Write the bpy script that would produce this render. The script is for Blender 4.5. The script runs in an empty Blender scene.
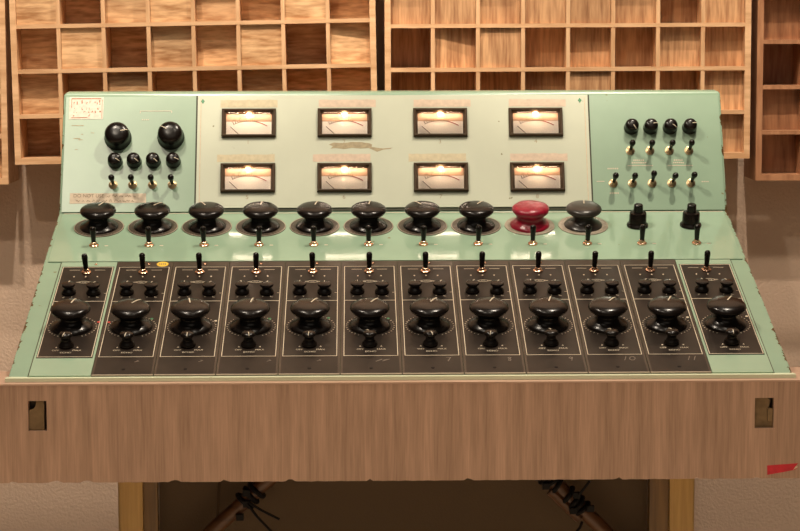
import bpy, bmesh, math, random
from mathutils import Matrix, Vector, noise
R = math.radians; PI = math.pi
S = bpy.context.scene
COL = S.collection
Z0 = 0.92                                  # height of the console's front edge above the floor

# ------------------------------------------------------------------ materials
def _new(name):
    m = bpy.data.materials.new(name); m.use_nodes = True
    nt = m.node_tree; b = nt.nodes['Principled BSDF']
    return m, nt, b
def N(nt, t, **kw):
    n = nt.nodes.new(t)
    for k, v in kw.items(): setattr(n, k, v)
    return n
def plain(name, col, rough=.5, metal=0, coat=0, spec=.5, bump=0, bscale=200, vary=0, vscale=20):
    m, nt, b = _new(name)
    b.inputs['Base Color'].default_value = (*col, 1)
    b.inputs['Roughness'].default_value = rough; b.inputs['Metallic'].default_value = metal
    b.inputs['Coat Weight'].default_value = coat; b.inputs['Coat Roughness'].default_value = .08
    b.inputs['Specular IOR Level'].default_value = spec
    tc = N(nt, 'ShaderNodeTexCoord')
    if vary:
        n = N(nt, 'ShaderNodeTexNoise'); n.inputs['Scale'].default_value = vscale; n.inputs['Detail'].default_value = 6
        nt.links.new(tc.outputs['Object'], n.inputs['Vector'])
        r = N(nt, 'ShaderNodeMapRange'); r.inputs[1].default_value = .3; r.inputs[2].default_value = .7
        r.inputs[3].default_value = 1 - vary; r.inputs[4].default_value = 1 + vary
        nt.links.new(n.outputs['Fac'], r.inputs[0])
        x = N(nt, 'ShaderNodeVectorMath', operation='SCALE'); x.inputs[0].default_value = col
        nt.links.new(r.outputs[0], x.inputs['Scale']); nt.links.new(x.outputs[0], b.inputs['Base Color'])
    if bump:
        n = N(nt, 'ShaderNodeTexNoise'); n.inputs['Scale'].default_value = bscale; n.inputs['Detail'].default_value = 4
        nt.links.new(tc.outputs['Object'], n.inputs['Vector'])
        bp = N(nt, 'ShaderNodeBump'); bp.inputs['Strength'].default_value = bump; bp.inputs['Distance'].default_value = .002
        nt.links.new(n.outputs['Fac'], bp.inputs['Height']); nt.links.new(bp.outputs[0], b.inputs['Normal'])
    return m
def emit(name, col, s):
    m, nt, b = _new(name)
    b.inputs['Base Color'].default_value = (*col, 1)
    b.inputs['Emission Color'].default_value = (*col, 1); b.inputs['Emission Strength'].default_value = s
    return m
def enamel(name, col, edge=None, rough=.26):
    """painted sheet metal; edge = half width where the paint is chipped to brown metal"""
    m, nt, b = _new(name)
    b.inputs['Roughness'].default_value = rough
    tc = N(nt, 'ShaderNodeTexCoord')
    n = N(nt, 'ShaderNodeTexNoise'); n.inputs['Scale'].default_value = 9; n.inputs['Detail'].default_value = 5
    nt.links.new(tc.outputs['Object'], n.inputs['Vector'])
    r = N(nt, 'ShaderNodeValToRGB')
    r.color_ramp.elements[0].position = .3; r.color_ramp.elements[1].position = .7
    r.color_ramp.elements[0].color = (*[c * .93 for c in col], 1); r.color_ramp.elements[1].color = (*[min(1, c * 1.05) for c in col], 1)
    nt.links.new(n.outputs['Fac'], r.inputs['Fac'])
    out = r.outputs['Color']
    # small scuffs
    n2 = N(nt, 'ShaderNodeTexNoise'); n2.inputs['Scale'].default_value = 60; n2.inputs['Detail'].default_value = 3
    nt.links.new(tc.outputs['Object'], n2.inputs['Vector'])
    r2 = N(nt, 'ShaderNodeMapRange'); r2.inputs[1].default_value = .735; r2.inputs[2].default_value = .76
    nt.links.new(n2.outputs['Fac'], r2.inputs[0])
    mx = N(nt, 'ShaderNodeMix', data_type='RGBA')
    mx.inputs['B'].default_value = (.22, .2, .1, 1)
    nt.links.new(r2.outputs[0], mx.inputs['Factor']); nt.links.new(out, mx.inputs['A']); out = mx.outputs['Result']
    if edge:
        sx = N(nt, 'ShaderNodeSeparateXYZ'); nt.links.new(tc.outputs['Object'], sx.inputs[0])
        ab = N(nt, 'ShaderNodeMath', operation='ABSOLUTE'); nt.links.new(sx.outputs['X'], ab.inputs[0])
        n3 = N(nt, 'ShaderNodeTexNoise'); n3.inputs['Scale'].default_value = 38; n3.inputs['Detail'].default_value = 8; n3.inputs['Roughness'].default_value = .65
        nt.links.new(tc.outputs['Object'], n3.inputs['Vector'])
        r3 = N(nt, 'ShaderNodeMapRange'); r3.inputs[1].default_value = .5; r3.inputs[2].default_value = .8
        r3.inputs[3].default_value = edge - .0007; r3.inputs[4].default_value = edge - .013
        nt.links.new(n3.outputs['Fac'], r3.inputs[0])
        gt = N(nt, 'ShaderNodeMath', operation='GREATER_THAN')
        nt.links.new(ab.outputs[0], gt.inputs[0]); nt.links.new(r3.outputs[0], gt.inputs[1])
        mx = N(nt, 'ShaderNodeMix', data_type='RGBA'); mx.inputs['B'].default_value = (.10, .055, .02, 1)
        nt.links.new(gt.outputs[0], mx.inputs['Factor']); nt.links.new(out, mx.inputs['A']); out = mx.outputs['Result']
    nt.links.new(out, b.inputs['Base Color'])
    bp = N(nt, 'ShaderNodeBump'); bp.inputs['Strength'].default_value = .06; bp.inputs['Distance'].default_value = .002
    n4 = N(nt, 'ShaderNodeTexNoise'); n4.inputs['Scale'].default_value = 25
    nt.links.new(tc.outputs['Object'], n4.inputs['Vector'])
    nt.links.new(n4.outputs['Fac'], bp.inputs['Height']); nt.links.new(bp.outputs[0], b.inputs['Normal'])
    return m
def wood(name, c0, c1, scale, rough=.5, rand=0.0, streak=None, contrast=(.35, .65), dist=1.5, bump=.05, fine=.4):
    """grain runs along the axis that has the smallest number in scale; rand shifts grain and tone per object"""
    m, nt, b = _new(name)
    b.inputs['Roughness'].default_value = rough
    tc = N(nt, 'ShaderNodeTexCoord'); oi = N(nt, 'ShaderNodeObjectInfo')
    mp = N(nt, 'ShaderNodeMapping'); mp.inputs['Scale'].default_value = scale
    nt.links.new(tc.outputs['Object'], mp.inputs['Vector'])
    vec = mp.outputs[0]
    if rand:
        sc = N(nt, 'ShaderNodeMath', operation='MULTIPLY'); sc.inputs[1].default_value = 37
        nt.links.new(oi.outputs['Random'], sc.inputs[0])
        ad = N(nt, 'ShaderNodeVectorMath', operation='ADD'); nt.links.new(vec, ad.inputs[0]); nt.links.new(sc.outputs[0], ad.inputs[1]); vec = ad.outputs[0]
    n = N(nt, 'ShaderNodeTexNoise'); n.inputs['Scale'].default_value = 1; n.inputs['Detail'].default_value = 3; n.inputs['Distortion'].default_value = dist
    nt.links.new(vec, n.inputs['Vector'])
    f = N(nt, 'ShaderNodeTexNoise'); f.inputs['Scale'].default_value = 5; f.inputs['Detail'].default_value = 5
    nt.links.new(vec, f.inputs['Vector'])
    mxv = N(nt, 'ShaderNodeMix', data_type='FLOAT'); mxv.inputs['Factor'].default_value = fine
    nt.links.new(n.outputs['Fac'], mxv.inputs['A']); nt.links.new(f.outputs['Fac'], mxv.inputs['B'])
    r = N(nt, 'ShaderNodeValToRGB')
    r.color_ramp.elements[0].position, r.color_ramp.elements[1].position = contrast
    r.color_ramp.elements[0].color = (*c0, 1); r.color_ramp.elements[1].color = (*c1, 1)
    nt.links.new(mxv.outputs['Result'], r.inputs['Fac'])
    out = r.outputs['Color']
    if rand:
        hs = N(nt, 'ShaderNodeHueSaturation')
        r2 = N(nt, 'ShaderNodeMapRange'); r2.inputs[3].default_value = 1 - rand; r2.inputs[4].default_value = 1 + rand * .6
        nt.links.new(oi.outputs['Random'], r2.inputs[0]); nt.links.new(r2.outputs[0], hs.inputs['Value'])
        nt.links.new(out, hs.inputs['Color']); out = hs.outputs['Color']
    nt.links.new(out, b.inputs['Base Color'])
    bp = N(nt, 'ShaderNodeBump'); bp.inputs['Strength'].default_value = bump; bp.inputs['Distance'].default_value = .001
    nt.links.new(f.outputs['Fac'], bp.inputs['Height']); nt.links.new(bp.outputs[0], b.inputs['Normal'])
    return m

GREEN = (.272, .385, .275)
M = {}
M['green'] = enamel('green_enamel', GREEN)
M['green_gloss'] = enamel('green_enamel_gloss', GREEN, rough=.09)
M['green_shell'] = enamel('green_enamel_chipped', GREEN, edge=.6)
M['cream'] = enamel('cream_enamel', (.53, .55, .425), rough=.45)
M['plate'] = plain('black_phenolic', (.018, .0125, .0095), .38, vary=.5, vscale=16, spec=.22)
M['rail'] = plain('brown_plate', (.05, .035, .025), .34, vary=.3, vscale=14, spec=.3)
M['bakelite'] = plain('black_bakelite', (.0075, .0048, .0037), .25, spec=.3)
M['bakelite_worn'] = plain('worn_grey_bakelite', (.03, .024, .019), .3, vary=.3, vscale=60)
M['red'] = plain('red_tape_wrap', (.27, .006, .024), .28, bump=.5, bscale=110, vary=.25, vscale=60)
M['dial'] = plain('brown_dial_metal', (.085, .064, .048), .35, metal=.3, vary=.2, vscale=40)
M['dial_pale'] = plain('pale_dial_metal', (.30, .25, .19), .4, vary=.25, vscale=90)
M['ink'] = plain('cream_ink', (.62, .53, .40), .5)
M['ink_dim'] = plain('worn_cream_ink', (.30, .245, .18), .5)
M['scratch'] = plain('scratch', (.20, .165, .13), .5)
M['copper'] = plain('coppery_nut', (.72, .44, .30), .25, metal=1)
M['brass'] = plain('brass_nut', (.50, .37, .21), .32, metal=1)
M['darkmetal'] = plain('dark_steel', (.06, .045, .035), .4, metal=.6)
M['bezel'] = plain('brown_bezel', (.06, .036, .018), .6, spec=.2)
M['bezel_in'] = plain('dark_bezel_inside', (.05, .028, .013), .6, spec=.2)
M['face'] = plain('meter_card', (.93, .82, .70), .6)
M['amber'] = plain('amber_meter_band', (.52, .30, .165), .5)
M['needle'] = plain('meter_needle', (.12, .06, .03), .5)
M['redarc'] = plain('meter_red_arc', (.42, .05, .03), .5)
M['meter_ink'] = plain('meter_ink', (.16, .09, .04), .6)
M['lamp'] = emit('lamp_filament', (1, .72, .42), 160)
M['tape'] = plain('old_masking_tape', (.60, .47, .32), .7, vary=.12, vscale=120)
M['tape_cream'] = plain('tape_residue_cream', (.58, .50, .33), .65, vary=.10, vscale=120)
M['tape_pink'] = plain('tape_residue_pink', (.62, .48, .36), .65, vary=.10, vscale=120)
M['tape_label'] = plain('label_tape', (.62, .50, .37), .6, vary=.1, vscale=120)
M['pencil'] = plain('pencil', (.25, .17, .11), .7)
M['wear'] = plain('worn_paint', (.36, .29, .17), .6, vary=.2, vscale=150)
M['sticker'] = plain('paper_sticker', (.72, .66, .55), .6, vary=.12, vscale=160)
M['sticker_red'] = plain('faded_red_print', (.42, .12, .04), .6)
M['yellow'] = plain('yellow_sticker', (.75, .48, .05), .45)
M['spot_green'] = plain('green_paint_dot', (.03, .26, .12), .4)
M['spot_red'] = plain('red_paint_dot', (.60, .05, .04), .4)
M['spot_white'] = plain('white_paint_dot', (.70, .62, .48), .4)
M['diamond'] = plain('dark_green_diamond', (.03, .20, .07), .4)
M['lip'] = enamel('pale_green_lip', (.74, .78, .56), rough=.25)  # even pale green, lighter than the body enamel
M['groove'] = plain('dark_gap', (.035, .038, .014), .6)
M['walnut'] = wood('walnut_laminate', (.25, .145, .09), (.56, .345, .235), (80, 80, 3.2), .42, contrast=(.27, .73), dist=.15, fine=.45)
M['wood_edge'] = wood('pale_wood_edge', (.40, .25, .17), (.50, .33, .24), (3, 40, 40), .5)
M['amber_wood'] = wood('amber_varnished_wood', (.42, .24, .06), (.60, .37, .11), (40, 40, 2), .35)
M['brace_wood'] = wood('brown_pole', (.055, .02, .006), (.12, .05, .016), (3, 30, 30), .45)
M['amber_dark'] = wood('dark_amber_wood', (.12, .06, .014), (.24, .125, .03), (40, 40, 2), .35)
M['brass_plate'] = plain('old_brass_latch', (.19, .12, .055), .5, metal=.3, vary=.2, vscale=90)
M['red_tape'] = plain('red_adhesive_tape', (.50, .012, .025), .4, vary=.2, vscale=60)
M['black_plastic'] = plain('black_nylon', (.006, .005, .005), .5, spec=.15)
M['wall'] = plain('plaster_wall', (.60, .44, .335), .85, bump=.9, bscale=170)
M['floor'] = wood('pale_bounce_floor', (.42, .33, .24), (.58, .47, .35), (30, 2, 30), .5)  # unseen floor, made pale to bounce light upwards
M['oak'] = wood('oak_frame', (.50, .27, .13), (.74, .46, .26), (4, 30, 30), .5, rand=.06)
M['oak_up'] = wood('oak_upright', (.50, .27, .13), (.74, .46, .26), (30, 30, 4), .5, rand=.06)
M['oak_v'] = wood('cherry_frame', (.36, .17, .075), (.54, .29, .15), (30, 30, 4), .5, rand=.06)
M['block_h'] = wood('oak_block_level_grain', (.36, .165, .062), (.76, .47, .25), (6, 34, 34), .5, rand=.22, contrast=(.36, .6), dist=.7, fine=.5)
M['cherry'] = wood('reddish_frame', (.30, .13, .06), (.48, .23, .115), (30, 30, 4), .5, rand=.06)
M['block_r'] = wood('reddish_block', (.19, .07, .03), (.50, .235, .11), (30, 30, 3.5), .5, rand=.2, contrast=(.34, .62), dist=1.0)
M['block_v'] = wood('cherry_block_upright_grain', (.29, .125, .052), (.64, .36, .18), (38, 38, 3.5), .5, rand=.24, contrast=(.36, .61), dist=.6, fine=.5)

def glass_mat():
    m = bpy.data.materials.new('meter_glass'); m.use_nodes = True
    nt = m.node_tree; nt.nodes.remove(nt.nodes['Principled BSDF'])
    out = nt.nodes['Material Output']
    t = N(nt, 'ShaderNodeBsdfTransparent'); g = N(nt, 'ShaderNodeBsdfGlossy'); g.inputs['Roughness'].default_value = .02
    f = N(nt, 'ShaderNodeFresnel'); f.inputs['IOR'].default_value = 1.45
    mx = N(nt, 'ShaderNodeMixShader')
    nt.links.new(f.outputs[0], mx.inputs[0]); nt.links.new(t.outputs[0], mx.inputs[1]); nt.links.new(g.outputs[0], mx.inputs[2])
    nt.links.new(mx.outputs[0], out.inputs['Surface'])
    return m
M['glass'] = glass_mat()

# ------------------------------------------------------------------ mesh helpers
def box(bm, x0, x1, y0, y1, z0, z1):
    vs = [bm.verts.new(p) for p in ((x0,y0,z0),(x1,y0,z0),(x1,y1,z0),(x0,y1,z0),(x0,y0,z1),(x1,y0,z1),(x1,y1,z1),(x0,y1,z1))]
    for f in ((3,2,1,0),(4,5,6,7),(0,1,5,4),(1,2,6,5),(2,3,7,6),(3,0,4,7)): bm.faces.new([vs[i] for i in f])
    return vs
def prism(bm, pts, z0, z1):
    """polygon (x, y) counter-clockwise, extruded z0..z1"""
    a = [bm.verts.new((x, y, z0)) for x, y in pts]; b = [bm.verts.new((x, y, z1)) for x, y in pts]
    n = len(pts)
    bm.faces.new(a[::-1]); bm.faces.new(b)
    for i in range(n): bm.faces.new((a[i], a[(i+1) % n], b[(i+1) % n], b[i]))
def lathe(bm, prof, seg=40, M4=None):
    rings = []; new = []
    for r, z in prof:
        if r < 1e-6:
            v = bm.verts.new((0, 0, z)); rings.append([v]); new.append(v)
        else:
            ring = [bm.verts.new((r*math.cos(2*PI*k/seg), r*math.sin(2*PI*k/seg), z)) for k in range(seg)]
            rings.append(ring); new += ring
    for a, b in zip(rings, rings[1:]):
        for k in range(seg):
            k2 = (k+1) % seg
            if len(a) == 1 and len(b) == 1: continue
            if len(a) == 1: bm.faces.new((a[0], b[k], b[k2]))
            elif len(b) == 1: bm.faces.new((a[k], a[k2], b[0]))
            else: bm.faces.new((a[k], a[k2], b[k2], b[k]))
    if len(rings[0]) > 1: bm.faces.new(rings[0][::-1])
    if len(rings[-1]) > 1: bm.faces.new(rings[-1])
    if M4: bmesh.ops.transform(bm, matrix=M4, verts=new)
    return new
def tube(bm, pts, r, seg=10):
    pts = [Vector(p) for p in pts]; rings = []
    up = Vector((0, 1, 0.01))
    for i, p in enumerate(pts):
        t = (pts[min(i+1, len(pts)-1)] - pts[max(i-1, 0)]).normalized()
        a = t.cross(up).normalized(); b = t.cross(a)
        rr = r[i] if isinstance(r, (list, tuple)) else r
        rings.append([bm.verts.new(p + a*rr*math.cos(2*PI*k/seg) + b*rr*math.sin(2*PI*k/seg)) for k in range(seg)])
    for a, b in zip(rings, rings[1:]):
        for k in range(seg): bm.faces.new((a[k], a[(k+1) % seg], b[(k+1) % seg], b[k]))
    bm.faces.new(rings[0][::-1]); bm.faces.new(rings[-1])
def flat(bm, x0, x1, y0, y1, z=.0004):              # printed bar: a thin film of ink
    box(bm, x0, x1, y0, y1, 0, z)
def outline(bm, x0, x1, y0, y1, w, z=.0004):
    flat(bm, x0, x1, y0, y0+w, z); flat(bm, x0, x1, y1-w, y1, z); flat(bm, x0, x0+w, y0, y1, z); flat(bm, x1-w, x1, y0, y1, z)
def disc(bm, x, y, r, z=.0005, seg=14, sy=1):
    prism(bm, [(x + r*math.cos(2*PI*k/seg), y + r*sy*math.sin(2*PI*k/seg)) for k in range(seg)], 0, z)
def stroke(bm, pts, w, z=.0004):
    for (xa, ya), (xb, yb) in zip(pts, pts[1:]):
        d = Vector((xb-xa, yb-ya))
        if d.length < 1e-7: continue
        d.normalize(); n = Vector((-d.y, d.x))*w/2; e = d*w*.3
        a = Vector((xa, ya)) - e; b = Vector((xb, yb)) + e
        prism(bm, [tuple(a-n), tuple(b-n), tuple(b+n), tuple(a+n)], 0, z)
_tcache = {}
def text(bm, s, size, x, y, z=.0004, rot=0, sx=1):
    key = s
    if key not in _tcache:
        c = bpy.data.curves.new('lettering', 'FONT'); c.body = s; c.size = 1; c.align_x = 'CENTER'; c.align_y = 'CENTER'; c.extrude = 0
        o = bpy.data.objects.new('lettering', c); COL.objects.link(o)
        dg = bpy.context.evaluated_depsgraph_get(); me = o.evaluated_get(dg).to_mesh()
        _tcache[key] = ([tuple(v.co) for v in me.vertices], [tuple(p.vertices) for p in me.polygons])
        o.evaluated_get(dg).to_mesh_clear()
        bpy.data.objects.remove(o); bpy.data.curves.remove(c)
    vs, fs = _tcache[key]; cr, sr = math.cos(rot), math.sin(rot)
    nv = [bm.verts.new((x + size*(cr*a*sx - sr*b), y + size*(sr*a*sx + cr*b), z)) for a, b, _ in vs]
    for f in fs:
        try: bm.faces.new([nv[i] for i in f])
        except ValueError: pass
def mesh(name, bm, mats, bevel=0, smooth=35, segs=2):
    if bevel:
        bmesh.ops.bevel(bm, geom=[e for e in bm.edges if len(e.link_faces) == 2 and e.calc_face_angle(0) > R(30)], offset=bevel, segments=segs, affect='EDGES', profile=.5)
    bmesh.ops.recalc_face_normals(bm, faces=bm.faces)
    me = bpy.data.meshes.new(name); bm.to_mesh(me); bm.free()
    for m in (mats if isinstance(mats, (list, tuple)) else [mats]): me.materials.append(m)
    if smooth:
        me.polygons.foreach_set('use_smooth', [True]*len(me.polygons))
        me.set_sharp_from_angle(angle=R(smooth))
    return me
def B(): return bmesh.new()
def put(name, me, parent=None, mtx=None, label=None):
    o = bpy.data.objects.new(name, me); COL.objects.link(o)
    if parent: o.parent = parent
    if mtx is not None: o.matrix_local = mtx
    if label: o['label'] = label
    return o
def thing(name, label, cat, mtx, group=None):
    o = bpy.data.objects.new(name, None); COL.objects.link(o); o.empty_display_size = .05
    o.matrix_world = mtx; o['label'] = label; o['category'] = cat
    if group: o['group'] = group
    return o
def structure(name, me):
    o = put(name, me); o['kind'] = 'structure'; return o
T = Matrix.Translation
def frame(o, x, y, n):                       # matrix from origin and three axes
    m = Matrix.Identity(4)
    for i, v in enumerate((x, y, n, o)):
        for j in range(3): m[j][i] = v[j]
    return m
A = R(18.16); TT = R(24.73); L = .6445; H = .2312
P0 = Vector((0, 0, Z0)); P1 = P0 + Vector((0, L*math.cos(A), L*math.sin(A)))
NS = .003*Vector((0, math.sin(A), -math.cos(A)))                 # the deck skin lies 3 mm under the nominal plane
DECK = frame(P0 + NS, (1,0,0), (0, math.cos(A), math.sin(A)), (0, -math.sin(A), math.cos(A)))
PANEL = frame(P1, (1,0,0), (0, math.sin(TT), math.cos(TT)), (0, -math.cos(TT), math.sin(TT)))
rnd = random.Random(7)

# ------------------------------------------------------------------ knob and switch shapes
CAP = [(r*1.005, z) for r, z in [(.0335,0),(.0335,.002),(.0318,.0045),(.0265,.0075),(.0215,.0105),(.0182,.0145),(.0176,.0185),(.0195,.0215),(.0255,.0243),(.0298,.0275),(.0315,.031),(.0306,.0345),(.0268,.0375),(.0195,.0393),(.009,.0401),(0,.0403)]]
TRIM = [(.0114,0),(.0120,.0015),(.0118,.0045),(.0096,.0075),(.0078,.0098),(.0079,.0118),(.0104,.0138),(.0114,.0155),(.0106,.0178),(.006,.0192),(0,.0194)]
ECHO = [(.0118,0),(.0124,.0015),(.0122,.004),(.0100,.0070),(.0076,.0105),(.0072,.0140),(.0086,.0165),(.0109,.0185),(.0108,.0205),(.0092,.0228),(.006,.0240),(0,.0243)]
def dome(r, h):
    return [(r*1.04,0),(r*1.04,.002),(r*.99,.004),(r*.95,h*.55),(r*.93,h*.72),(r*.86,h*.84),(r*.70,h*.93),(r*.45,h*.985),(r*.2,h),(0,h)]
def pointer(prof, f0, f1, w):
    """cream line following the top of a knob, pointing along +y"""
    bm = B(); top = [p for p in prof]; i = max(range(len(top)), key=lambda k: top[k][0] if k > len(top)//2 - 1 else -1)
    arc = top[i:]; rm = arc[0][0]
    def z(r):
        for (ra, za), (rb, zb) in zip(arc, arc[1:]):
            if rb <= r <= ra: return za + (zb-za)*(ra-r)/max(ra-rb, 1e-9)
        return arc[-1][1]
    prev = None
    for k in range(9):
        r = rm*(f0 + (f1-f0)*k/8); zz = z(r) + .0008
        q = [bm.verts.new((s*w/2, r, zz+d)) for s, d in ((-1,0),(1,0),(1,-.0012),(-1,-.0012))]
        if prev:
            for j in range(4): bm.faces.new((prev[j], prev[(j+1) % 4], q[(j+1) % 4], q[j]))
        prev = q
    return mesh('pointer_line', bm, M['ink'], smooth=0)
def lathed(name, prof, mat, seg=40):
    bm = B(); lathe(bm, prof, seg); return mesh(name, bm, mat, smooth=40)
ME = {}
ME['cap'] = lathed('fader_knob', CAP, M['bakelite'], 48)
ME['cap_line'] = pointer(CAP, .12, .95, .0018)
ME['trim'] = lathed('trim_knob', TRIM, M['bakelite'], 32)
ME['trim_line'] = pointer(TRIM, .2, .95, .0011)
ME['echo'] = lathed('echo_knob', ECHO, M['bakelite'], 32)
ME['echo_line'] = pointer(ECHO, .2, .95, .0011)
BIG = dome(.0236, .031); SMALL = dome(.0130, .022)
ME['big'] = lathed('rotary_knob', BIG, M['bakelite'], 48)
ME['big_line'] = pointer(BIG, .35, 1, .0014)
ME['small'] = lathed('rotary_knob', SMALL, M['bakelite'], 36)
ME['small_line'] = pointer(SMALL, .25, 1, .0013)
bm = B(); lathe(bm, [(.0082,0),(.0082,.0022),(.0070,.0032),(.0052,.0038),(.0048,.0070),(.0038,.0076),(0,.0076)], 6*4); ME['nut'] = mesh('toggle_switch', bm, M['copper'], smooth=30)
bm = B(); lathe(bm, [(.0080,0),(.0080,.0012),(.0064,.0016),(.0064,.0036),(.0052,.0042),(.0040,.0044),(.0040,.0070),(.0034,.0076),(0,.0076)], 6*4); ME['nut_b'] = mesh('toggle_switch', bm, M['brass'], smooth=30)
ME['lever'] = lathed('lever', [(.0038,.005),(.0040,.010),(.0045,.020),(.0051,.0285),(.0050,.0322),(.0037,.0345),(.0017,.0355),(0,.0357)], M['bakelite'], 20)
ME['lever_b'] = lathed('lever', [(.0026,.006),(.0030,.011),(.0036,.019),(.0040,.0225),(.0054,.0265),(.0056,.0295),(.0046,.0327),(.0025,.0345),(0,.0349)], M['bakelite'], 20)
def toggle(parent, mtx, tilt=0, lean=0, panel=False):
    s = put('toggle_switch', ME['nut_b' if panel else 'nut'], parent, mtx)
    put('lever', ME['lever_b' if panel else 'lever'], s, Matrix.Rotation(tilt - (R(9) if panel else 0), 4, 'X') @ Matrix.Rotation(lean, 4, 'Y'))
    return s
def knob(name, me, line, parent, mtx, ang, label=None):
    k = put(name, me, parent, mtx, label)
    if line: put('pointer_line', line, k, Matrix.Rotation(-ang, 4, 'Z'))
    return k

# ------------------------------------------------------------------ mixing console
ROOT = T((0, .35, Z0 - .008)); RI = ROOT.inverted()
con = thing('mixing_console', 'pale green vintage mixing console with cream meter panel on the walnut desk', 'mixing console', ROOT)
def cput(name, me, world, parent=con, label=None): return put(name, me, parent, RI @ world, label)
# body shell: an outline across depth, extruded over the width
bm = B()
yz = [(.004,-.0045),(NS.y,NS.z),(L*math.cos(A)+NS.y*0, L*math.sin(A)-.0031),(L*math.cos(A)+H*math.sin(TT), L*math.sin(A)+H*math.cos(TT)),
      (L*math.cos(A)+H*math.sin(TT)+.035, L*math.sin(A)+H*math.cos(TT)+.002),(.76,.38),(.76,-.007),(.004,-.007)]
a = [bm.verts.new((-.6, y, z)) for y, z in yz]; b = [bm.verts.new((.6, y, z)) for y, z in yz]
bm.faces.new(a); bm.faces.new(b[::-1])
for i in range(len(yz)): bm.faces.new((a[i], b[i], b[(i+1) % len(yz)], a[(i+1) % len(yz)]))
bm.edges.ensure_lookup_table()
bmesh.ops.bevel(bm, geom=[e for e in bm.edges if set(e.verts) in ({a[3], a[4]}, {b[3], b[4]})], offset=.007, segments=5, affect='EDGES', profile=.5)
cput('body_shell', mesh('body_shell', bm, M['green_shell'], bevel=.003), T((0, 0, Z0)))
# lip along the front edge
bm = B(); box(bm, -.602, .602, -.0125, .0035, -.0075, -.0020)
cput('front_lip', mesh('front_lip', bm, M['lip'], bevel=.0022), T((0, 0, Z0)))
# raised deck: shelf with the large knobs
bm = B(); box(bm, -.592, .592, .4285, .640, 0, .0022)
cput('shelf_panel', mesh('shelf_panel', bm, M['green_gloss'], bevel=.0009), DECK)
# dark well the modules sit in
bm = B(); box(bm, -.5702, .5720, -.0005, .4285, 0, .0006)
cput('module_well', mesh('module_well', bm, M['groove']), DECK)
# upright panel: green left and right, cream in the middle
for x0, x1 in ((-.595, -.3585), (.3585, .595)):
    bm = B(); box(bm, x0, x1, -.001, .2225, 0, .002)
    cput('control_panel', mesh('control_panel', bm, M['green'], bevel=.0009), PANEL)
VU = [(-.2623 + .1738*i, .1685) for i in range(4)] + [(-.2629 + .1739*i, .0620) for i in range(4)]
def pierced(x0, x1, y0, y1, z0, z1, holes):
    """flat slab with rectangular openings, cut out of a grid"""
    bm = B(); xs = sorted({x0, x1, *[h[0] for h in holes], *[h[1] for h in holes]}); ys = sorted({y0, y1, *[h[2] for h in holes], *[h[3] for h in holes]}); V = {}
    def v(i, j, z):
        if (i, j, z) not in V: V[i, j, z] = bm.verts.new((xs[i], ys[j], z))
        return V[i, j, z]
    def sol(i, j): return 0 <= i < len(xs)-1 and 0 <= j < len(ys)-1 and not any(h[0] <= (xs[i]+xs[i+1])/2 <= h[1] and h[2] <= (ys[j]+ys[j+1])/2 <= h[3] for h in holes)
    for i in range(len(xs)-1):
        for j in range(len(ys)-1):
            if not sol(i, j): continue
            bm.faces.new((v(i,j,z1), v(i+1,j,z1), v(i+1,j+1,z1), v(i,j+1,z1))); bm.faces.new((v(i,j,z0), v(i,j+1,z0), v(i+1,j+1,z0), v(i+1,j,z0)))
            for (di, dj), (p, q) in {(-1,0): ((i,j),(i,j+1)), (1,0): ((i+1,j+1),(i+1,j)), (0,-1): ((i+1,j),(i,j)), (0,1): ((i,j+1),(i+1,j+1))}.items():
                if not sol(i+di, j+dj): bm.faces.new((v(*p,z0), v(*p,z1), v(*q,z1), v(*q,z0)))
    return bm
HO = [(u-.0470, u+.0470, v-.0252, v+.0250) for u, v in VU]
mp = cput('meter_panel', mesh('meter_panel', pierced(-.3555, .3555, .0058, .2235, 0, .003, HO), M['cream'], smooth=0), PANEL)
bm = B(); box(bm, -.3585, .3585, .0005, .2245, 0, .0008)
cput('panel_gap', mesh('panel_gap', bm, M['groove']), PANEL)

# VU meters
def bezel_mesh():
    bm = B(); w, h = .049, .0272
    def ring(ix0, ix1, iy0, iy1, z): return [bm.verts.new(p) for p in ((ix0,iy0,z),(ix1,iy0,z),(ix1,iy1,z),(ix0,iy1,z))]
    r = [ring(-w, w, -h, h, 0), ring(-w, w, -h, h, .006), ring(-w+.0016, w-.0016, -h+.0016, h-.0016, .0075), ring(-w+.004, w-.004, -h+.0036, h-.004, .0072),
         ring(-.0412, .0412, -.0218, .0195, .0012), ring(-.0412, .0412, -.0218, .0195, -.0021)]
    for k, (p, q) in enumerate(zip(r, r[1:])):
        for i in range(4):
            f = bm.faces.new((p[i], p[(i+1) % 4], q[(i+1) % 4], q[i])); f.material_index = 1 if k >= 3 else 0
    return mesh('vu_meter', bm, [M['bezel'], M['bezel_in']], smooth=0)
ME['bezel'] = bezel_mesh()
bm = B(); box(bm, -.0412, .0412, -.0218, .0195, -.0002, .0003); ME['card'] = mesh('dial_card', bm, M['face'], smooth=0)
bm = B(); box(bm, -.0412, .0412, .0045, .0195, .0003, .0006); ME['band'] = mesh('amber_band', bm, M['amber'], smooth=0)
bm = B()
def arcp(u):      # scale arc across the card
    return Vector((u, .0055 - 9.0*u*u))
for k in range(12):
    u = -.027 + .041*k/11; p = arcp(u); n = Vector((18*u, 1)).normalized(); q = p + n*(.0055 if k % 3 == 0 else .0035)
    stroke(bm, [tuple(p), tuple(q)], .0011, .0009)
for k, s in enumerate(('20','10','7','5','3')):
    u = -.026 + .0095*k; p = arcp(u) + Vector((0, .0082)); text(bm, s, .0056, p.x, p.y, .0009)
stroke(bm, [tuple(arcp(-.028 + .042*k/12)) for k in range(13)], .0007, .0008)
ME['scale'] = mesh('scale_marks', bm, M['meter_ink'], smooth=0)
bm = B(); stroke(bm, [tuple(arcp(.014 + .019*k/8)) for k in range(9)], .0013, .0009); ME['arc'] = mesh('red_arc', bm, M['redarc'], smooth=0)
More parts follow.
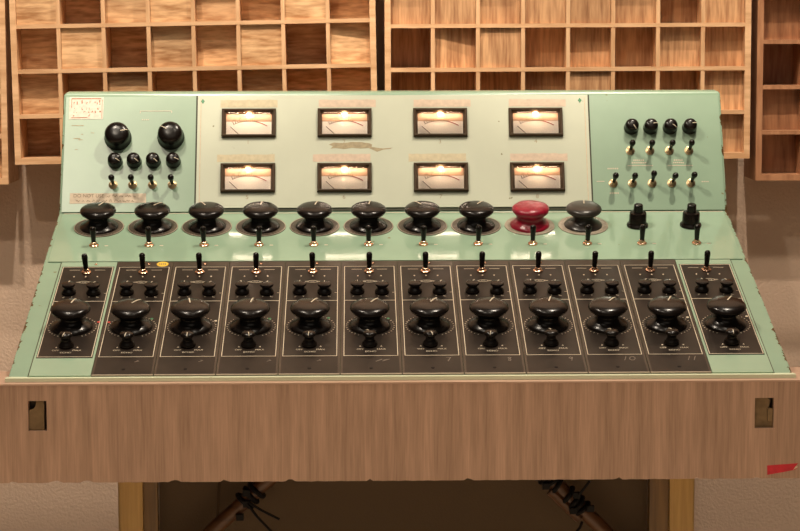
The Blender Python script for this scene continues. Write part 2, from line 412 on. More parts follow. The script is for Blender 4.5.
bm = B(); tube(bm, [(-.0335, -.006, .0015), (-.0205, -.0185, .0015), (-.018, -.0215, .0015)], .0006, 6); ME['ndl'] = mesh('needle', bm, M['needle'])
bm = B(); lathe(bm, [(0,-.0035),(.0010,-.003),(.0013,0),(.0010,.003),(0,.0035)], 12, Matrix.Translation((0, .0172, .0035)) @ Matrix.Rotation(PI/2, 4, 'Y')); ME['lamp'] = mesh('lamp', bm, M['lamp'])
bm = B(); box(bm, -.0415, .0415, -.0221, .0198, .0046, .0052); ME['pane'] = mesh('glass', bm, M['glass'], smooth=0)
def lamp_light(parent, mtx):
    l = bpy.data.lights.new('meter_lamp', 'AREA'); l.shape = 'RECTANGLE'; l.size = .074; l.size_y = .003; l.energy = .024; l.color = (1, .77, .58)
    o = bpy.data.objects.new('meter_lamp', l); COL.objects.link(o); o.parent = parent; o.matrix_local = mtx
for i, (u, v) in enumerate(VU):
    m = cput('vu_meter', ME['bezel'], PANEL @ T((u, v, .003)))
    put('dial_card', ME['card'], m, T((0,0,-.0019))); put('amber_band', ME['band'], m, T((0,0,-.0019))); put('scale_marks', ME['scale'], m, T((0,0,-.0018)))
    put('red_arc', ME['arc'], m, T((0,0,-.0018)), 'red arc at the loud end of the scale'); put('needle', ME['ndl'], m, T((0,0,-.0018)))
    put('lamp', ME['lamp'], m, T((0,0,-.0008))); put('glass', ME['pane'], m, T((0,0,.0002)))
    lamp_light(m, T((0, .0192, .0044)) @ Matrix.Rotation(R(-78), 4, 'X'))
# tape remains, numbers, wear on the meter panel
FM = PANEL @ T((0, 0, .003))
for i, (u, v) in enumerate(VU):
    bm = B(); dx = (0, .005, .004, .004, -.004, -.005, -.006, .004)[i]; w = .052
    n = 14; y0, y1 = v + .0318, v + .0463
    lo = [(u+dx-w + 2*w*k/n, y0 + rnd.uniform(-.0006, .0006)) for k in range(n+1)]; hi = [(u+dx+w - 2*w*k/n, y1 + rnd.uniform(-.0008, .0008)) for k in range(n+1)]
    prism(bm, lo+hi, 0, .0003)
    cput('tape_residue', mesh('tape_residue', bm, M['tape_pink' if i in (1,2,3,5,7) else 'tape_cream'], smooth=0), FM)
for i, (u, v) in enumerate(VU):
    bm = B(); text(bm, str(i+1), .0110, u - .001, v - .0365)
    cput('printed_number', mesh('printed_number', bm, M['wear'], smooth=0), FM)
for u in (-.3495, .3495):
    bm = B(); flat(bm, u-.0006, u+.0006, .01, .218); cput('edge_line', mesh('edge_line', bm, M['tape'], smooth=0), FM)
bm = B()
top = [(-.117,.127),(-.108,.131),(-.092,.1295),(-.075,.132),(-.058,.1315),(-.043,.129),(-.0385,.1265),(-.040,.122),(-.020,.119),(-.002,.1205),(-.006,.118),(-.020,.1165),(-.030,.1125),(-.038,.1165),(-.045,.120),(-.060,.119),(-.075,.1205),(-.090,.118),(-.105,.120),(-.114,.119),(-.110,.1235)]
prism(bm, top[::-1], 0, .00025)
cput('worn_patch', mesh('worn_patch', bm, M['wear'], smooth=0), FM)
for u, v in ((-.3464, .2124), (.3409, .2123)):
    bm = B(); prism(bm, [(u-.0035, v), (u, v-.005), (u+.0035, v), (u, v+.005)], 0, .0005)
    cput('diamond_sticker', mesh('diamond_sticker', bm, M['diamond'], smooth=0), FM)

# large knobs on the shelf
SH = DECK @ T((0, 0, .0022))
bm = B(); lathe(bm, [(.0442,0),(.0442,.0008),(.0433,.0012),(0,.0012)], 56); ME['dialp'] = mesh('dial_plate', bm, M['dial'])
me = ME['dialp'].copy(); me.materials[0] = M['dial_pale']; ME['dialpale'] = me
bm = B()
for k in range(56):
    a0, a1 = 2*PI*k/56, 2*PI*(k+1)/56
    bm.faces.new([bm.verts.new((r*math.cos(t), r*math.sin(t), .0014)) for r, t in ((.0422,a0),(.0440,a0),(.0440,a1),(.0422,a1))])
for k in range(31):
    t = R(-60 + 300*k/30); c, s = math.cos(t), math.sin(t)
    stroke(bm, [(.037*c, .037*s), (.040*c, .040*s)], .0006, .0014)
ME['dial_marks'] = mesh('dial_marks', bm, M['ink_dim'], smooth=0)
bm = B(); lathe(bm, [(.0345,0),(.0350,.003),(.0325,.006),(.0285,.0085),(.0255,.0115),(.0238,.015),(.0236,.019),(.0250,.0225),(.0290,.0255),(.0312,.0285),(.0318,.032),(.0306,.0355),(.0268,.0383),(.0195,.0399),(.009,.0405),(0,.0406)], 48)
for v in bm.verts:
    d = noise.noise(v.co*70); v.co.x *= 1 + .035*d; v.co.y *= 1 + .035*d; v.co.z += .0012*noise.noise(v.co*60 + Vector((5,0,0)))
    if v.co.x > 0 and v.co.z > .006: v.co.x *= 1.06
    if v.co.z < 0: v.co.z = 0
ME['cap_red'] = mesh('fader_knob', bm, M['red'], smooth=60)
me = ME['cap'].copy(); me.materials[0] = M['bakelite_worn']; ME['cap_worn'] = me
big_ang = [20, 35, -25, 5, 12, 8, -30, 28, 0, 5]
for i in range(10):
    mt = SH @ T((-.5212 + .0949*i, .5752, .0))
    me, lab = (ME['cap_red'], 'knob wrapped in red tape') if i == 8 else ((ME['cap_worn'], 'greyer worn knob on a pale dial') if i == 9 else (ME['cap'], None))
    k = cput('volume_knob', me, mt, label=lab)
    put('dial_plate', ME['dialpale' if i > 7 else 'dialp'], k); put('dial_marks', ME['dial_marks'], k)
    if i != 8: put('pointer_line', ME['cap_line'], k, Matrix.Rotation(-R(big_ang[i]), 4, 'Z'))
# stepped knobs at the right end
STEP = [(.0188,0),(.0192,.002),(.0182,.0045),(.0160,.0065),(.0154,.009),(.0150,.024),(.0138,.0262),(.0090,.0272)]
ME['step'] = lathed('stepped_knob', STEP + [(0,.0272)], M['bakelite'], 36)
ME['step_cap'] = lathed('knob_cap', [(.0086,.0265),(.0084,.034),(.0080,.040),(.0068,.0412),(0,.0414)], M['bakelite'], 12)
for u in (.4290, .5232):
    k = cput('stepped_knob', ME['step'], SH @ T((u, .573, 0))); put('knob_cap', ME['step_cap'], k)
# row of toggles on the shelf
for i in range(12):
    s = toggle(con, RI @ SH @ T((-.5215 + .0949*i, .4945, 0)), tilt=R(-2), lean=R(rnd.uniform(-2, 2)))
bm = B()
for i in range(12):
    u = -.5215 + .0949*i; flat(bm, u+.0185, u+.0245, .493, .4955)
flat(bm, -.59, .59, .6365, .6385)  # cream strip painting in the highlight along the crease
cput('shelf_legend_highlight', mesh('shelf_legend_highlight', bm, M['ink'], smooth=0), SH)
# left control panel
PF = PANEL @ T((0, 0, .002))
for u, v, ang in ((-.4985, .1415, 75), (-.4030, .1425, -55)):
    knob('rotary_knob', ME['big'], ME['big_line'], con, RI @ PF @ T((u, v, 0)), R(ang))
for u, ang in ((-.5020, 120), (-.4680, 125), (-.4335, 128), (-.3975, 105)):
    knob('rotary_knob', ME['small'], ME['small_line'], con, RI @ PF @ T((u, .0950, 0)), R(ang))
for u, ln in ((-.5045, -1), (-.4695, -2), (-.4340, -3), (-.3985, -2)):
    toggle(con, RI @ PF @ T((u, .0505, 0)), tilt=R(2), lean=R(ln*.5), panel=True)
# right control panel
for u, ang in ((.4330, 145), (.4680, 80), (.5035, 125), (.5390, 78)):
    knob('rotary_knob', ME['small'], ME['small_line'], con, RI @ PF @ T((u, .1580, 0)), R(ang))
for u, ln in ((.4292, 4), (.4650, 4), (.5002, 10), (.5358, 7)):
    toggle(con, RI @ PF @ T((u, .1130, 0)), tilt=R(0), lean=R(ln*.5), panel=True)
for u, tl, ln in ((.3957, 0, 7), (.4302, 1, 8), (.4660, -8, 2), (.5015, 1, 13), (.5360, -2, 12)):
    toggle(con, RI @ PF @ T((u, .0500, 0)), tilt=R(tl), lean=R(ln*.5), panel=True)
def legend(*rects):
    bm = B()
    for r in rects: flat(bm, *r)
    cput('panel_legend', mesh('panel_legend', bm, M['ink'], smooth=0), PF)
def dashes(u0, v0, n, h=.0026, w=.0022): return [(u0 + k*.0034, u0 + k*.0034 + w, v0, v0 + h) for k in range(n)]
legend((.4235, .4690, .0838, .0850), *dashes(.4340, .0935, 6), *dashes(.4310, .0885, 8))
legend((.4960, .5415, .0838, .0850), *dashes(.5075, .0935, 5), *dashes(.5060, .0885, 6))
legend(*dashes(.3865, .0775, 6)); legend(*dashes(.3890, .0300, 5)); legend((.366, .380, .0535, .0548)); legend(*dashes(.5560, .0520, 4, .002))
# engraved bracket on the left
legend((-.4600, -.4020, .1935, .1946), (-.4600, -.4588, .190, .1946), (-.4032, -.4020, .190, .1946)); legend(*dashes(-.4560, .176, 4, .002, .002))
# worn sticker, top left corner (its print is rubbed away to fragments)
bm = B(); prism(bm, [(-.5885,.178),(-.527,.1785),(-.5265,.2215),(-.5885,.2220)], 0, .0005)
st = cput('paper_sticker', mesh('paper_sticker', bm, M['sticker'], smooth=0), PF, label='white paper sticker with rubbed red print')
bm = B(); flat(bm, -.585, -.531, .2178, .2192, .0004); flat(bm, -.5295, -.5288, .180, .2165); flat(bm, -.5845, -.555, .1808, .1818)
flat(bm, -.5848, -.5838, .200, .2185)
for row, (v, h, p) in enumerate(((.2065, .0085, .85), (.1965, .0055, .55), (.190, .005, .5), (.1835, .0045, .45))):
    for k in range(11):
        if rnd.random() > p: continue
        u = -.582 + k*.0047
        for q in range(2):
            if rnd.random() < .75:
                x = u + rnd.uniform(0, .0026); y = v + rnd.uniform(0, h*.5); flat(bm, x, x + rnd.uniform(.0007, .0022), y, y + rnd.uniform(.001, h*.6))
put('faded_print', mesh('faded_print', bm, M['sticker_red'], smooth=0), st, T((0, 0, .0005)))
# handwritten label tape
bm = B(); prism(bm, [(-.5812,.0150),(-.4445,.0165),(-.4450,.0340),(-.5810,.0350)], 0, .0004)
lt = cput('label_tape', mesh('label_tape', bm, M['tape_label'], smooth=0), PF, label='beige tape with faint pencil writing')
bm = B()
text(bm, 'DO NOT USE', .0092, -.5475, .0295, rot=-.01)
def scrawl(x0, x1, y, h):
    x = x0
    while x < x1:
        n = rnd.randint(2, 5); pts = []
        for k in range(n*2): pts.append((x, y + rnd.uniform(0, h))); x += rnd.uniform(.0008, .0018)
        stroke(bm, pts, .0007); x += .0024
scrawl(-.5155, -.4600, .0268, .0052); scrawl(-.5700, -.4640, .0180, .0045)
put('pencil_writing', mesh('pencil_writing', bm, M['pencil'], smooth=0), lt, T((0, 0, .0004)))
# yellowed scrapes in the paint of the left panel
bm = B()
for (u, v, w, h) in ((-.583,.1655,.022,.0016), (-.579,.1400,.012,.0022), (-.570,.1375,.008,.0018), (-.5655,.1485,.004,.0012), (-.575,.119,.005,.001), (-.548,.151,.006,.0014)):
    n = 8; prism(bm, [(u + w*k/n, v + rnd.uniform(-.0004,.0002)) for k in range(n+1)] + [(u + w*(n-k)/n, v + h*rnd.uniform(.5, 1)) for k in range(n+1)], 0, .00025)
cput('paint_scrape', mesh('paint_scrape', bm, M['wear'], smooth=0), PF)

# ------------------------------------------------------------------ channel modules
PW = .0949; U0 = -.5685
def plate_mesh(w, mat, rail):
    bm = B(); box(bm, -w/2, w/2, .0004, .4243, .0014, .0040)
    return mesh('face_plate', bm, mat, bevel=.0007)
ME['plate_black'] = plate_mesh(PW - .0012, M['rail'], False)
ME['plate_green'] = plate_mesh(PW - .0010, M['green'], True)
bm = B(); box(bm, -.0436, .0436, .0600, .4045, .0040, .0046); ME['inset'] = mesh('inset_panel', bm, M['plate'], bevel=.0002, segs=1)
bm = B(); box(bm, -.0436, .0436, .0020, .4060, .0040, .0042); ME['inset_black'] = mesh('inset_panel', bm, M['plate'], bevel=.0001, segs=1)
bm = B(); box(bm, -PW/2+.001, PW/2-.001, .0002, .0030, .0030, .0044); ME['edge'] = mesh('edge_strip', bm, M['ink_dim'], bevel=.0004)
def legend_mesh():
    bm = B()
    outline(bm, -.0424, .0424, .0622, .4020, .0011)
    flat(bm, -.0424, .0424, .2650, .2662)
    # tick ring round the fader
    for k in range(31):
        t = R(-60 + 300*k/30); c, s = math.cos(t), math.sin(t)
        stroke(bm, [(.0375*c, .1695 + .0375*s), (.0390*c, .1695 + .0390*s)], .0011)
    # three marks and two rules under the toggle
    for x in (-.0195, 0, .0195): prism(bm, [(x-.0015, .3630), (x, .3605), (x+.0015, .3630), (x, .3655)], 0, .0004)
    for x0, x1 in ((-.030, -.0125), (.0125, .030)): flat(bm, x0, x1, .3890, .3899)
    # winged ring between the trim knobs
    n = 24; pts = [(.0078*math.cos(2*PI*k/n), .3405 + .0042*math.sin(2*PI*k/n)) for k in range(n+1)]; stroke(bm, pts, .0007)
    for s in (-1, 1): stroke(bm, [(s*.0075, .3425), (s*.0135, .3405), (s*.0075, .3385)], .0006)
    text(bm, 'EQ', .0052, 0, .3405)
    # dots round the trim knobs and the small knob
    for kx, kv, r in ((-.0205, .2965, .0150), (.0205, .2965, .0150)):
        for t in (90, 245, 295): disc(bm, kx + r*math.cos(R(t)), kv + r*1.05*math.sin(R(t)), .0009, .0004, 8)
    flat(bm, .0370, .0405, .2960, .2967)
    text(bm, 'L', .0045, -.0280, .2800); text(bm, 'H', .0045, .0290, .2800)
    for s in (-1, 1): prism(bm, [(s*.0165-.0016, .0945), (s*.0165+.0016, .0945), (s*.0165, .0985)], 0, .0004)
    text(bm, 'OFF', .0062, -.0165, .0850, sx=1.05); text(bm, 'MAX', .0062, .0165, .0850, sx=1.05); text(bm, 'ECHO', .0062, 0, .0770, sx=1.05)
    return mesh('printed_legend', bm, M['ink'], smooth=0)
ME['legend'] = legend_mesh()
bm = B(); lathe(bm, [(.0030,0),(.0030,.0003),(.0022,.0005),(0,.0004)], 12); ME['screw'] = mesh('mounting_screw', bm, M['black_plastic'])
bm = B(); lathe(bm, [(.0026,0),(.0026,.0010),(.0018,.0018),(0,.002)], 14); ME['screw_b'] = mesh('mounting_screw', bm, M['copper'])
for nm in ('green', 'red', 'white'):
    bm = B(); disc(bm, 0, 0, .0024, .0006, 10, sy=1); ME['dot_'+nm] = mesh('paint_dot', bm, M['spot_'+nm], smooth=0)
LAB = ['green-edged channel module with a black inset at the left end of the deck',
       'black channel module with the yellow oval sticker, beside the left green-edged module',
       'black channel module, third from the left end of the deck, pale dot beside its fader',
       'black channel module, fourth from the left, beneath the lowered left pair of lit meters',
       'black channel module, fifth from the left end of the deck, green dot beside its fader',
       'black channel module, sixth from the left, with scratched slashes below its border',
       'black channel module scratched with a faint 7, sixth from the right end',
       'black channel module scratched with a faint 8, fifth from the right end',
       'black channel module below the red taped knob, scratched with a faint 9',
       'black channel module with 10 scratched below its border',
       'black channel module with 11 scratched below its border, beside the right green-edged module',
       'green-edged channel module with a black inset at the right end of the deck']
LAB[3] = 'black channel module, fourth from the left end of the deck, green dot beside its fader'
fader_ang = [12, 32, -8, 8, 25, 30, 28, 22, 12, 32, 20, 26]
dots = {0: [('red', .0400, .187)], 1: [('red', -.0385, .187), ('green', .0290, .199)], 2: [('white', .0370, .190)], 3: [('green', .0285, .197)], 4: [('green', .0280, .199)], 5: [('green', .0290, .196)], 10: [('white', .0370, .195)], 11: [('white', .0380, .197)]}
for i in range(12):
    gm = i in (0, 11)
    mod = thing('channel_module', LAB[i], 'channel module', DECK @ T((U0 + PW*(i+.5), 0, -.0012)), 'channel modules in a row along the console deck')
    put('face_plate', ME['plate_green' if gm else 'plate_black'], mod)
    put('inset_panel', ME['inset' if gm else 'inset_black'], mod)
    zt = .0046 if gm else .0042
    put('printed_legend', ME['legend'], mod, T((0, 0, zt)))
    if not gm: put('edge_strip', ME['edge'], mod)
    toggle(mod, T((-.0005, .3790, zt)), tilt=R(-4 if i else 2), lean=R((-3, -1, -1, 0, -1, 1, 0, 1, 1, 2, 1, 1)[i]))
    for s in (-1, 1): knob('trim_knob', ME['trim'], ME['trim_line'], mod, T((s*.0203, .2965 - (.002 if s > 0 else 0), zt)), R(rnd.choice((0, 10, -15, 20))))
    knob('fader_knob', ME['cap'], ME['cap_line'], mod, T((-.001, .1695, zt)), R(fader_ang[i]))
    knob('echo_knob', ME['echo'], ME['echo_line'], mod, T((-.0015, .1005, zt)), R((200, 190, 180, 170, 185, -40, 160, 190, -20, -35, -35, 180)[i]))
    if not gm: put('mounting_screw', ME['screw'], mod, T((0, .0205, .0042)))
    put('mounting_screw', ME['screw_b'], mod, T((.0065 if i else .012, .4135, .0040)))
    for nm, x, v in dots.get(i, []): put('paint_dot', ME['dot_'+nm], mod, T((x, v, zt)), nm + ' dot of paint')
    if i == 1:
        bm = B(); disc(bm, 0, 0, .0100, .0005, 24, sy=1.0); ys = put('oval_sticker', mesh('oval_sticker', bm, M['yellow'], smooth=0), mod, T((.0295, .4135, .0042)), 'yellow oval sticker')
        bm = B()
        for k in range(4): flat(bm, -.006 + k*.0032, -.006 + k*.0032 + .0022, -.002, .002)
        put('sticker_print', mesh('sticker_print', bm, M['pencil'], smooth=0), ys, T((0, 0, .0005)))
    if 1 <= i <= 10:
        bm = B()
        if i >= 6:
            G = {'7': [(0,1),(.6,1),(.2,0)], '8': [(.5,.85),(.25,1),(.05,.8),(.45,.35),(.35,.02),(.1,.1),(.15,.4),(.5,.85)], '9': [(.5,.75),(.25,1),(.02,.7),(.3,.5),(.55,.9),(.35,0)],
                 '1': [(.1,0),(.4,1)], '0': [(.3,0),(0,.3),(.15,.85),(.6,1),(.85,.6),(.65,.1),(.3,0)]}
            x = .022 if i < 9 else (.012 if i == 9 else .016)
            for ch in str(i+1):
                stroke(bm, [(x + .011*p, .0425 + .0125*q) for p, q in G[ch]], .0011); x += .009
        elif i == 5:
            stroke(bm, [(.008, .043), (.017, .050)], .0018); stroke(bm, [(.018, .044), (.029, .050), (.020, .047)], .0014)
        else:
            x = rnd.uniform(.005, .03); stroke(bm, [(x, .045), (x+.006, .048), (x+.003, .050)], .0011)
        put('scratched_mark', mesh('scratched_mark', bm, M['scratch'], smooth=0), mod, T((0, 0, .0042)))

# ------------------------------------------------------------------ walnut desk
desk = thing('console_desk', 'walnut laminate desk with amber legs carrying the green console', 'desk', T((0, .3, 0)))
DI = T((0, -.3, 0))
def dput(name, me, world=Matrix.Identity(4), parent=desk, label=None): return put(name, me, parent, DI @ world, label)
# front apron with two slots cut through and a chipped lower edge
ZT = Z0 - .0105; ZB = Z0 - .1600
def apron():
    bm = B(); X0, X1 = -.74, .74
    holes = [(-.5651, -.5373, Z0-.0797, Z0-.0337), (.5364, .5653, Z0-.0817, Z0-.0353)]
    xs = sorted(set([round(X0 + (X1-X0)*k/300, 5) for k in range(301)] + [h[0] for h in holes] + [h[1] for h in holes]))
    zs = sorted(set([ZB, ZB+.004, ZT] + [h[2] for h in holes] + [h[3] for h in holes]))
    yf, yb = -.030, -.012
    chips = [(-.525, .010), (-.478, .010), (-.590, .004), (-.345, .010), (-.27, .005), (.10, .006), (.33, .005), (-.05, .004), (.45, .004), (.54, .004), (-.17, .008)]
    def zz(x, z):
        if z != ZB: return z
        d = .0008*noise.noise(Vector((x*90, 0, 0))) + .0005
        for c, w in chips:
            if abs(x-c) < w: d += .0034*(1 - ((x-c)/w)**2)
        return z + max(0, min(d, .0038))
    V = {}
    def v(i, j, y):
        k = (i, j, y)
        if k not in V: V[k] = bm.verts.new((xs[i], y, zz(xs[i], zs[j])))
        return V[k]
    solid = lambda i, j: 0 <= i < len(xs)-1 and 0 <= j < len(zs)-1 and not any(h[0]-1e-6 <= xs[i] and xs[i+1] <= h[1]+1e-6 and h[2]-1e-6 <= zs[j] and zs[j+1] <= h[3]+1e-6 for h in holes)
    for i in range(len(xs)-1):
        for j in range(len(zs)-1):
            if not solid(i, j): continue
            bm.faces.new((v(i,j,yf), v(i+1,j,yf), v(i+1,j+1,yf), v(i,j+1,yf))); bm.faces.new((v(i,j,yb), v(i,j+1,yb), v(i+1,j+1,yb), v(i+1,j,yb)))
            if not solid(i-1, j): bm.faces.new((v(i,j,yf), v(i,j+1,yf), v(i,j+1,yb), v(i,j,yb)))
            if not solid(i+1, j): bm.faces.new((v(i+1,j,yf), v(i+1,j,yb), v(i+1,j+1,yb), v(i+1,j+1,yf)))
            if not solid(i, j-1): bm.faces.new((v(i,j,yf), v(i,j,yb), v(i+1,j,yb), v(i+1,j,yf)))
            if not solid(i, j+1): bm.faces.new((v(i,j+1,yf), v(i+1,j+1,yf), v(i+1,j+1,yb), v(i,j+1,yb)))
    return mesh('apron', bm, M['walnut'], smooth=0)
dput('apron', apron())
bm = B(); box(bm, -.74, .74, -.0305, .10, Z0-.0105, Z0-.0080); box(bm, -.57, .57, .10, .74, Z0-.0300, Z0-.0080)
dput('desk_top', mesh('desk_top', bm, M['wood_edge'], bevel=.0006))
bm = B(); box(bm, -.74, .74, .085, .10, ZB+.01, Z0-.0105); dput('back_rail', mesh('back_rail', bm, M['walnut'], smooth=0))
# latch plates behind the slots
bm = B(); x0, x1, z0, z1 = -.5648, -.5418, Z0-.0795, Z0-.0345
pts = [(x0, z0), (x1, z0), (x1, z1), (x1-.0115, z1), (x1-.0130, z1-.0085), (x1-.0170, z1-.0125), (x0, z1-.0140)]
prism(bm, pts, -.0260, -.0180)
rotx = Matrix.Rotation(PI/2, 4, 'X')
dput('latch', mesh('latch', bm, M['brass_plate'], bevel=.0006), Matrix(((1,0,0,0),(0,0,1,0),(0,1,0,0),(0,0,0,1))))
bm = B(); x0, x1, z0, z1 = .5374, .5652, Z0-.0812, Z0-.0360
pts = [(x0, z0), (x1, z0), (x1, z0+.028), (x1-.0062, z0+.030), (x1-.0050, z1-.004), (x1-.0085, z1), (x0, z1)]
prism(bm, pts, -.0240, -.0180); box(bm, x1-.0085, x1-.0015, z0+.010, z0+.0295, -.0285, -.0240)
dput('latch', mesh('latch', bm, M['brass_plate'], bevel=.0006), Matrix(((1,0,0,0),(0,0,1,0),(0,1,0,0),(0,0,0,1))))
# dark back of the slots
bm = B(); box(bm, -.575, -.527, -.012, -.006, Z0-.09, Z0-.025); dput('slot_back', mesh('slot_back', bm, M['darkmetal'], smooth=0))
bm = B(); box(bm, .527, .575, -.012, -.006, Z0-.09, Z0-.025); dput('slot_back', mesh('slot_back', bm, M['darkmetal'], smooth=0))
# red tape on the apron
bm = B(); XZ = Matrix(((1,0,0,0),(0,0,-1,0),(0,1,0,0),(0,0,0,1)))
pts = [(.5568, Z0-.1540), (.580, Z0-.1500), (.5985, Z0-.1465), (.6035, Z0-.1430), (.6015, Z0-.1395), (.6040, Z0-.1362), (.590, Z0-.1372), (.5565, Z0-.1395)]
prism(bm, pts, .0300, .0304); dput('red_tape', mesh('red_tape', bm, M['red_tape'], smooth=0), XZ, label='red strip of tape with a torn end')
bm = B(); prism(bm, [(.5965, Z0-.1462), (.6035, Z0-.1425), (.6015, Z0-.1398), (.5995, Z0-.1418)], .0304, .0306); dput('torn_end', mesh('torn_end', bm, M['tape'], smooth=0), XZ)
# added dark board, filling the dark area between the legs
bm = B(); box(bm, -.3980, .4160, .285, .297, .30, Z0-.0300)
dput('added_board', mesh('added_board', bm, plain('dark_added_board', (.085, .05, .02), .7, bump=.3, bscale=300), smooth=0), label='added dark brown board between the legs')
# legs: an amber outer post with a set-back inner board, front pair and rear pair
for sgn in (-1, 1):
    for y in (.25, .64):
        bm = B(); xa, xb, xc = (-.4594, -.4222, -.3986) if sgn < 0 else (.4874, .4490, .4165)
        if y > .5: xa, xb, xc = xa*1.115 + .007, xb*1.115 + .007, xc*1.115 + .007
        box(bm, min(xa, xb), max(xa, xb), y, y+.045, .0, Z0-.0300)
        leg = dput('leg', mesh('leg', bm, M['amber_wood'], bevel=.010, segs=3))
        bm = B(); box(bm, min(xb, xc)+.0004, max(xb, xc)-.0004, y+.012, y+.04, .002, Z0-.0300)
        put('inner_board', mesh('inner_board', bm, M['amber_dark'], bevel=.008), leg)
def pole(a, b, r, name):
    bm = B(); a = Vector(a); b = Vector(b); n = 12
    tube(bm, [a.lerp(b, k/n) + Vector((0, 0, .0012*math.sin(k*2.3))) for k in range(n+1)], r, 14)
    return dput(name, mesh(name, bm, M['brace_wood'], smooth=50))
LA, LB = (-.425, .236, Z0-.4060), (-.165, .236, Z0-.1640)
RA, RB = (.452, .236, Z0-.4110), (.195, .236, Z0-.1600)
pole(LA, LB, .0125, 'diagonal_brace'); pole(RA, RB, .0125, 'diagonal_brace')
# cable ties wound round the braces
def ties(name, a, b, ps, tails, label, heads):
    a = Vector(a); b = Vector(b); d = (b-a).normalized(); c = a.lerp(b, ps[0])
    t = thing(name, label, 'cable tie', T(c), 'black cable ties on the braces')
    side = d.cross(Vector((0,1,0))).normalized(); up = Vector((0,1,0))
    for p in ps:
        bm = B(); q = a.lerp(b, p) - c; sk = d*.004*rnd.uniform(-1, 1)
        tube(bm, [q + sk*math.cos(k*PI/12) + side*.0150*math.cos(2*PI*k/24) + up*.0150*math.sin(2*PI*k/24) for k in range(25)], .0042, 8)
        put('wrap', mesh('wrap', bm, M['black_plastic']), t)
    for p, s in heads:
        bm = B(); q = a.lerp(b, p) - c + side*s + Vector((0, -.016, 0)); box(bm, q.x-.006, q.x+.006, q.y-.005, q.y+.004, q.z-.005, q.z+.005)
        put('lock_head', mesh('lock_head', bm, M['black_plastic'], bevel=.0015), t)
    for pts in tails:
        bm = B(); tube(bm, [Vector(p) - c for p in pts], .0022, 6); put('tail', mesh('tail', bm, M['black_plastic']), t)
ties('cable_tie', LA, LB, (.66, .70, .735), [[(-.245,.215,Z0-.245),(-.225,.212,Z0-.257),(-.196,.212,Z0-.272)], [(-.248,.215,Z0-.247),(-.232,.212,Z0-.268),(-.200,.212,Z0-.302),(-.185,.212,Z0-.32)]],
     'black cable tie with two loose tails on the left brace under the desk', [(.665, -.004), (.70, .01), (.60, -.012)])
ties('cable_tie', RA, RB, (.59, .615, .64, .68, .75, .78, .81, .84), [[(.294,.215,Z0-.236),(.302,.213,Z0-.225),(.312,.213,Z0-.212)], [(.300,.215,Z0-.280),(.296,.213,Z0-.290),(.285,.213,Z0-.302)]],
     'bundle of black cable ties with a wooden splint on the right brace under the desk', [(.62, .010), (.66, -.012), (.79, .012), (.82, -.01), (.57, -.012)])
bm = B()
a = Vector(RA); b = Vector(RB); d = (b-a).normalized(); s = d.cross(Vector((0,1,0))).normalized(); c = a.lerp(b, .70)
tube(bm, [c - d*.048 + s*.013 + Vector((0,-.006,0)), c + d*.020 + s*.013 + Vector((0,-.006,0))], .0085, 10)
dput('splint', mesh('splint', bm, M['brace_wood']))
bm = B(); tube(bm, [(0,0,0), (-.0005,0,-.02), (-.003,0,-.045), (-.007,0,-.075)], .0024, 8)
hc = put('hanging_cable', mesh('hanging_cable', bm, M['brace_wood']), None, T((-.2935, .236, Z0-.2080)))
bm = B(); tube(bm, [(-.2920, .30, Z0-.030), (-.2930, .26, Z0-.13), (-.2940, .236, Z0-.20), (-.2975, .236, Z0-.2600), (-.3000, .236, Z0-.2850)], .0024, 8)
bpy.data.objects.remove(hc)
hc = put('hanging_cable', mesh('hanging_cable', bm, M['bezel_in'])); hc['label'] = 'thin dark cable hanging beside the left brace under the desk'; hc['category'] = 'cable'

